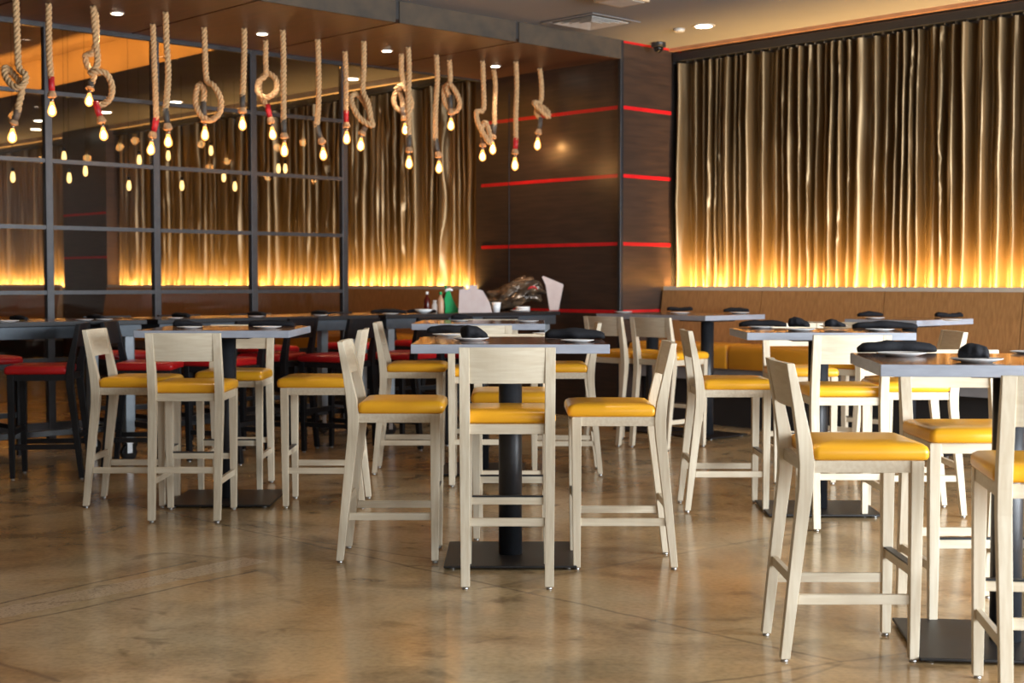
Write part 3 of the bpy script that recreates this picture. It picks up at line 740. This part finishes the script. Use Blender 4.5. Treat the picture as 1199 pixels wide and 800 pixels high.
# crumpled bag
def bag():
    bm = bmesh.new(); bmesh.ops.create_icosphere(bm, subdivisions=5, radius=1.0)
    for v in bm.verts:
        c = v.co.copy(); n = noise.noise(c * 2.2 + Vector((5, 1, 3))); n2 = abs(noise.noise(c * 5.0)); n3 = abs(noise.noise(c * 10.0))
        f = 1 + .30 * n - .28 * n2 - .10 * n3
        if c.x > .2: f *= 1 + .25 * (c.x - .2) * max(0, c.z)
        v.co = Vector((c.x * f * .30, c.y * f * .13, c.z * f * .135))
        v.co.z += .05 * math.sin(v.co.x * 9)
    mz = min(v.co.z for v in bm.verts)
    for v in bm.verts: v.co.z = max(v.co.z - mz - .015, 0)
    me = bpy.data.meshes.new('plastic_bag'); bm.to_mesh(me); bm.free()
    for p in me.polygons: p.use_smooth = True
    me.materials.append(M['foil']); o = bpy.data.objects.new('plastic_bag', me); C.objects.link(o)
    o.location = tab(601, 9.93)
    tag(o, 'crumpled bronze and black plastic bag on the communal table', 'bag')
    k = MB().tube([(.13, -.10, .20), (.16, -.105, .225), (.20, -.10, .235), (.23, -.09, .21)], [.006, .012, .012, .006], 8).obj('red_tie', M['red_tape'], o)
    return o
bag()

# ------------------------------------------------------------------ rope lamps
def catmull(pts, n=8):
    P = [pts[0]] + pts + [pts[-1]]; out = []
    for i in range(1, len(P) - 2):
        for k in range(n):
            t = k / n; a, b, c, d = P[i - 1], P[i], P[i + 1], P[i + 2]
            out.append(.5 * ((2 * b) + (c - a) * t + (2 * a - 5 * b + 4 * c - d) * t * t + (3 * b - a - 3 * c + d) * t ** 3))
    out.append(P[-2]); return out
def resample(pts, step):
    out = [pts[0]]; acc = 0.0
    for a, b in zip(pts[:-1], pts[1:]):
        L = (b - a).length; pos = step - acc
        while pos <= L and L > 0:
            out.append(a.lerp(b, pos / L)); pos += step
        acc = (acc + L) % step if L else acc
    if (out[-1] - pts[-1]).length > step * .3: out.append(pts[-1])
    return out
def rope_mesh(path, rad):
    pts = resample(catmull(path), .012); m = MB()
    t = (pts[1] - pts[0]).normalized(); n0 = t.orthogonal().normalized(); frames = []
    for i, p in enumerate(pts):
        t = (pts[min(i + 1, len(pts) - 1)] - pts[max(i - 1, 0)]).normalized()
        n0 = (n0 - t * n0.dot(t)).normalized(); frames.append((p, n0.copy(), t.cross(n0)))
    for s in range(3):
        st = []
        for i, (p, a, b) in enumerate(frames):
            th = 2 * math.pi * (s / 3 + i * .012 / .115)
            st.append(p + (a * math.cos(th) + b * math.sin(th)) * rad * .53)
        m.tube(st, rad * .50, 7)
    return m
gi = [0]
def rope_lamp(top, pts, tape, bulb, label, rad=.026, tilt=None, no_rope_bottom=False):
    """top: where the rope leaves the soffit; pts: later rope points (x, y, depth offset); tape: (colour, y0, y1); bulb: (x, y_top, y_bottom)"""
    py = top[1]; 
    if py < 5: py = top[1]
    T = at(top[0], top[1], SOF); Y = T.y
    def on(px, py_, dy=0.0):
        d = px_ray(px, py_); k = (Y + dy) / d.y; q = Vector((0, 0, CAMZ)) + d * k; return q - T
    root = thing('rope_lamp', label, 'pendant lamp', T, 0, 'rope pendant lamps under the soffit')
    path = [Vector((0, 0, -.004))] + [on(*p) for p in pts]
    rope_mesh(path, rad).obj('rope', M['rope'], root)
    tcol, a, b = tape
    end = path[-1]; bx, b0, b1 = bulb
    s = on(bx, b0 - 3)                   # socket point
    dirv = (s - end)
    e2 = end + dirv * .62
    if tape[0] == 'none': pass
    MB().tube([end + Vector((0, 0, .02)), end.lerp(e2, .5), e2], [rad * .98, rad * .94, rad * .9], 14).obj('tape_wrap', M[tcol], root)
    # frayed collar
    d = (s - e2); top_c = e2
    MB().tube([top_c + Vector((0, 0, .004)), top_c.lerp(s, .3), top_c.lerp(s, .8), s], [rad * .8, rad * 1.2, rad * 1.45, rad * .75], 12).obj('frayed_collar', M['collar'], root)
    # bulb axis
    bt = on(bx + (tilt or 0) * 0, b0); be = on(bx + (tilt or 0), b1)
    ax = (be - s).normalized(); Lb = (be - s).length
    MB().tube([s, s + ax * .03], .015, 12).obj('socket', M['socket'], root)
    L = max(Lb - .03, .09); o0 = s + ax * .028
    prof = [(0, .013), (.10, .014), (.28, .021), (.50, .030), (.68, .033), (.84, .028), (.95, .016), (1.0, .004)]
    bo = MB().tube([o0 + ax * (L * u) for u, r in prof], [r for u, r in prof], 16).obj('bulb', M['bulb'], root)
    MB().tube([o0 + ax * (L * .26), o0 + ax * (L * .42), o0 + ax * (L * .78), o0 + ax * (L * .86)], [.003, .015, .017, .003], 10).obj('filament', M['bulb_core'], bo)
    pl_ = bpy.data.lights.new('bulb_light', 'POINT'); pl_.energy = 3.2; pl_.color = (1.0, .42, .12); pl_.shadow_soft_size = .035
    po = bpy.data.objects.new('bulb_light', pl_); C.objects.link(po); po.parent = root; po.location = o0 + ax * (L * .6)
    return root
D, RD, BR = 'dark_tape', 'red_tape', 'brown_tape'
rope_lamp((18, -14), [(20, 40), (22, 78), (30, 88, -.03), (27, 100, -.06), (16, 101, -.05), (6, 88, 0), (7, 79, .04), (15, 86, .05), (24, 98, .0), (25, 110), (22, 122), (21, 132)], (BR, 0, 0), (15, 149, 168),
          'knotted rope lamp at the very end of the row, brown-wrapped', tilt=-1)
rope_lamp((57, 4), [(57, 40), (58, 70), (60, 93)], (RD, 0, 0), (61, 118, 137), 'straight rope lamp with red wrap hanging above the first mullion')
rope_lamp((109, 7), [(112, 45), (114, 75), (106, 86, -.05), (112, 84, -.07), (124, 86, -.06), (131, 100, -.03), (129, 115, 0), (119, 123, .02), (112, 122)], (RD, 0, 0), (120, 148, 165),
          'rope lamp with the largest loose coil and red wrap', tilt=2)
rope_lamp((112, 14), [(113, 45, 0), (108, 62, .02), (100, 65, .02), (103, 78, .02), (110, 88, .02), (107, 98, .02)], (D, 0, 0), (105, 108, 125), 'short bent rope lamp tangled with the largest coil', tilt=-1)
rope_lamp((179, 28), [(180, 60), (182, 110), (183, 141)], (RD, 0, 0), (178, 165, 182), 'slightly slanting rope lamp with red wrap before the second mullion', tilt=-2)
rope_lamp((194, 14), [(195, 50), (197, 90), (194, 130)], (D, 0, 0), (197, 156, 173), 'long straight dark-wrapped rope lamp beside the second mullion')
rope_lamp((239, 32), [(240, 60), (242, 93), (250, 100, -.04), (258, 115, -.05), (257, 132, -.04), (245, 141, -.02), (234, 133, 0), (229, 117, .03), (233, 99, .04), (239, 106, .03), (238, 122, .01)], (D, 0, 0), (240, 147, 165),
          'rope lamp hanging through one big round loop')
rope_lamp((286, 33), [(286, 60), (285, 90), (284, 114)], (D, 0, 0), (284, 136, 153), 'short straight dark-wrapped rope lamp before the third mullion')
rope_lamp((311, 47), [(311, 70), (311, 88), (303, 95, -.02), (302, 108, -.04), (312, 114, -.05), (323, 107, -.03), (323, 93, 0), (313, 86, .03), (304, 96, .04), (305, 112, .03), (313, 125)], (RD, 0, 0), (318, 148, 164),
          'rope lamp with a small high curl and red wrap', tilt=2)
rope_lamp((331, 35), [(332, 70), (332, 110), (332, 143)], (D, 0, 0), (333, 166, 184), 'straight dark-wrapped rope lamp crossing the small high curl')
rope_lamp((372, 46), [(373, 80), (373, 120), (371, 149)], (D, 0, 0), (378, 172, 188), 'long straight rope lamp with its bulb kicked sideways, near the end of the glass', tilt=1)
rope_lamp((404, 60), [(405, 90), (405, 132)], (RD, 0, 0), (406, 153, 169), 'straight rope lamp with red wrap at the end post of the glass')
rope_lamp((426, 48), [(426, 80), (425, 106), (431, 120, -.03), (434, 138, -.05), (436, 147, -.05), (422, 139, -.05), (413, 124, -.03), (412, 113, .02), (419, 111, .05), (429, 124, .05), (434, 136, .04), (429, 146, .01)], (BR, 0, 0), (423, 161, 177),
          'rope lamp with a pretzel knot just past the glass', tilt=-1)
rope_lamp((470, 63), [(470, 85), (472, 100), (464, 104, -.03), (470, 100, -.05), (477, 108, -.04), (482, 122, -.02), (477, 131, 0), (465, 127, .03), (461, 116, .04), (466, 106, .04), (471, 118, .02), (471, 128, .0)], (BR, 0, 0), (474, 144, 158),
          'rope lamp with a round knot behind its straight neighbour', tilt=1)
rope_lamp((478, 55), [(479, 85), (478, 120), (479, 161)], (D, 0, 0), (479, 182, 198), 'long straight dark-wrapped rope lamp in front of the round knot')
rope_lamp((511, 64), [(512, 95), (510, 130), (510, 165)], (D, 0, 0), (514, 188, 203), 'lowest straight dark-wrapped rope lamp over the curtain by the panelled wall')
rope_lamp((526, 70), [(527, 95), (520, 103, .03), (521, 119, .03), (530, 131, 0), (538, 124, -.04), (535, 110, -.05), (526, 98, -.04), (523, 104, .0), (527, 114, .0)], (D, 0, 0), (528, 138, 153),
          'rope lamp tied in a tear-shaped loop before the curtain')
rope_lamp((565, 71), [(566, 100), (566, 128), (558, 131, -.03), (560, 145, -.05), (567, 158, -.05), (574, 168, -.04), (573, 155, .02), (568, 143, .03), (564, 152, .03), (566, 162, .01)], (BR, 0, 0), (565, 175, 189), 'rope lamp with a long slanted knot at the wall corner')
rope_lamp((578, 81), [(580, 100), (579, 125), (579, 148)], (D, 0, 0), (577, 166, 181), 'straight rope lamp close behind the slanted knot')
rope_lamp((604, 72), [(605, 100), (604, 135), (604, 164)], (RD, 0, 0), (603, 184, 200), 'straight rope lamp with red wrap against the dark panelled wall')
rope_lamp((632, 80), [(634, 100), (633, 119), (625, 120, -.04), (632, 128, -.05), (642, 137, -.03), (641, 130, .02), (632, 124, .04), (628, 131, .03), (633, 140, 0)], (D, 0, 0), (630, 161, 176), 'rope lamp with a small high knot, last before the pillar corner', tilt=-1)

# ------------------------------------------------------------------ downlights, vent, camera dome
def downlight(p, label, power=12.0, r=.055, col=(1.0, .86, .68), z=None, cone=95):
    t = thing('downlight', label, 'ceiling light', p, 0, 'recessed downlights')
    MB().lathe([(r * 1.3, -.008), (r * 1.35, -.004), (r * 1.35, .0), ], 0, 0, 28).obj('ring', M['white_metal'], t)
    MB().lathe([(r, -.011), (r, -.0082)], 0, 0, 28).obj('lens', M['lens'], t)
    l = bpy.data.lights.new('spot', 'SPOT'); l.energy = power; l.spot_size = R(cone); l.spot_blend = .6; l.color = col; l.shadow_soft_size = r
    o = bpy.data.objects.new('spot', l); C.objects.link(o); o.parent = t; o.location = (0, 0, -.03)
for px, py, lab in ((137, 15, 'recessed spot in the wooden soffit by the largest rope coil'), (307, 39, 'recessed spot in the wooden soffit above the small curl'),
                    (453, 59, 'recessed spot in the wooden soffit beside the pretzel knot'), (580, 77, 'recessed spot in the wooden soffit near the dark wall')):
    p = at(px, py, SOF); p.z = SOF; downlight(p, lab, 22.0, .042)
p = at(824, 30, CEIL); p.z = CEIL; downlight(p, 'bright recessed spot in the main ceiling beside the smoke detector', 60.0, .075)
for px, py, lab in ((206, 119, 'ceiling spot behind the glass between two straight ropes'), (124, 131, 'ceiling spot behind the glass under the coil'), (46, 141, 'ceiling spot behind the glass, brighter of the close pair'),
                    (42, 151, 'faint ceiling spot behind the glass, fainter of the close pair'), (412, 92, 'ceiling spot seen beside the end post of the glass')):
    p = at(px, py, CEIL); p.z = CEIL if ST(0, 7.6).normalized().dot(Vector((p.x, p.y, 0))) > 7.62 else 4.0; downlight(p, lab, 8.0, .07)
# one more row outside the picture keeps the near room lit the way the visible ones do
for s, t, w in ((4.5, 8.3, 'over the banquette side'), (4.0, 4.5, 'over the middle of the floor'), (7.2, 4.0, 'near the soffit')):
    downlight(ST(s, t, CEIL), 'recessed spot of the main ceiling out of view, ' + w, 50.0, .075)
# vent
v = thing('air_diffuser', 'square white air diffuser in the main ceiling', 'air vent', at(692, 25, CEIL), R(43.4)); v.location.z = CEIL
m = MB()
def sqring(m, ro, ri, z0, z1):
    a = [(-ro, -ro), (ro, -ro), (ro, ro), (-ro, ro)]; b = [(-ri, -ri), (ri, -ri), (ri, ri), (-ri, ri)]
    vs_ = [(x, y, z0) for x, y in a] + [(x, y, z1) for x, y in b] + [(x, y, z0 + .006) for x, y in a] + [(x, y, z1 + .006) for x, y in b]
    fs = []
    for i in range(4):
        j = (i + 1) % 4
        fs += [(i, j, 4 + j, 4 + i), (8 + i, 8 + j, 12 + j, 12 + i), (i, j, 8 + j, 8 + i), (4 + i, 4 + j, 12 + j, 12 + i)]
    m.add(vs_, fs)
sqring(m, .31, .26, -.012, -.010); m.obj('frame', M['ceiling'], v)
m = MB()
for k in range(4): sqring(m, .235 - k * .055, .195 - k * .055, -.020, -.006)
m.obj('louvre', M['white_metal'], v)
# ceiling panel at the top of the picture
cp = thing('ceiling_box', 'pale shallow box on the main ceiling above the diffuser', 'ceiling box', at(728, -6, CEIL), R(43.4)); cp.location.z = CEIL - .06
MB().box(-.16, .16, -.16, .16, 0, .06).obj('housing', M['tan_ceiling'], cp, .004)
MB().box(-.13, .13, -.13, .13, -.004, -.0002).obj('cover', M['white_metal'], cp)
# smoke detector
sd = MB().lathe([(.035, -.03), (.05, -.022), (.055, 0)], 0, 0, 24).obj('smoke_detector', M['white_metal']); sd.location = at(795, 34, CEIL); sd.location.z = CEIL; tag(sd, 'small white smoke detector on the main ceiling', 'smoke detector')
# security dome camera
dc = thing('security_camera', 'black dome security camera on the ceiling above the pillar', 'security camera', at(771, 50, CEIL)); dc.location.z = CEIL
MB().lathe([(.055, -.045), (.070, -.040), (.072, -.005), (.072, 0)], 0, 0, 28).obj('housing', M['black_metal'], dc)
MB().lathe([(.004, -.098), (.020, -.094), (.036, -.083), (.047, -.065), (.050, -.0455)], 0, 0, 28).obj('dome', M['black_plastic'], dc)

# cove light in the recess behind the glass
l = area_light('cove_lamp', ST(17.5, 7.15, 3.72), TA + Vector((0, 0, .45)), .08, 12.0, 42.0, (1.0, .42, .08), 170)
x = SA; zz = -(TA + Vector((0, 0, .45))).normalized(); yy = zz.cross(x).normalized()
l.data.size = 12.0; l.data.size_y = .08; l.rotation_euler = Matrix((x, yy, zz)).transposed().to_euler()
# bulbs on cords, added to stand in for rope lamps mirrored in the glass
for px, py, lab in ((15, 207, 'at the picture edge'), (75, 183, 'high, just past the first mullion'), (81, 208, 'low, just past the first mullion'), (100, 200, 'between two low ones under the coil'),
                    (151, 217, 'lowest of those before the second mullion'), (163, 187, 'under the slanting red-wrapped lamp'), (197, 182, 'under the long dark-wrapped lamp'), (213, 217, 'lowest past the second mullion'),
                    (247, 176, 'under the big round loop'), (262, 207, 'half behind the window bar'), (275, 218, 'low before the third mullion'), (326, 197, 'first of a close pair'), (334, 197, 'second of a close pair')):
    u = (px - W / 2) / FPX; Z = 14.1 / (.7266 - .6871 * u); d = px_ray(px, py); q = Vector((0, 0, CAMZ)) + d * (Z / d.y)
    g = thing('reflected_bulb', 'small bulb added as a reflection in the glass, ' + lab, 'pendant lamp', (q.x, q.y, 3.998), 0, 'bulbs added as reflections in the glass')
    h = q.z - 3.998
    MB().tube([(0, 0, 0), (0, 0, h + .09)], .0018, 6).obj('added_cord', M['black_plastic'], g)
    MB().lathe([(.016, h + .05), (.018, h + .09)], 0, 0, 12).obj('socket', M['black_plastic'], g)
    MB().lathe([(.004, h - .06), (.018, h - .05), (.026, h - .02), (.022, h + .02), (.014, h + .05)], 0, 0, 14).obj('bulb', M['bulb_reflection'], g)
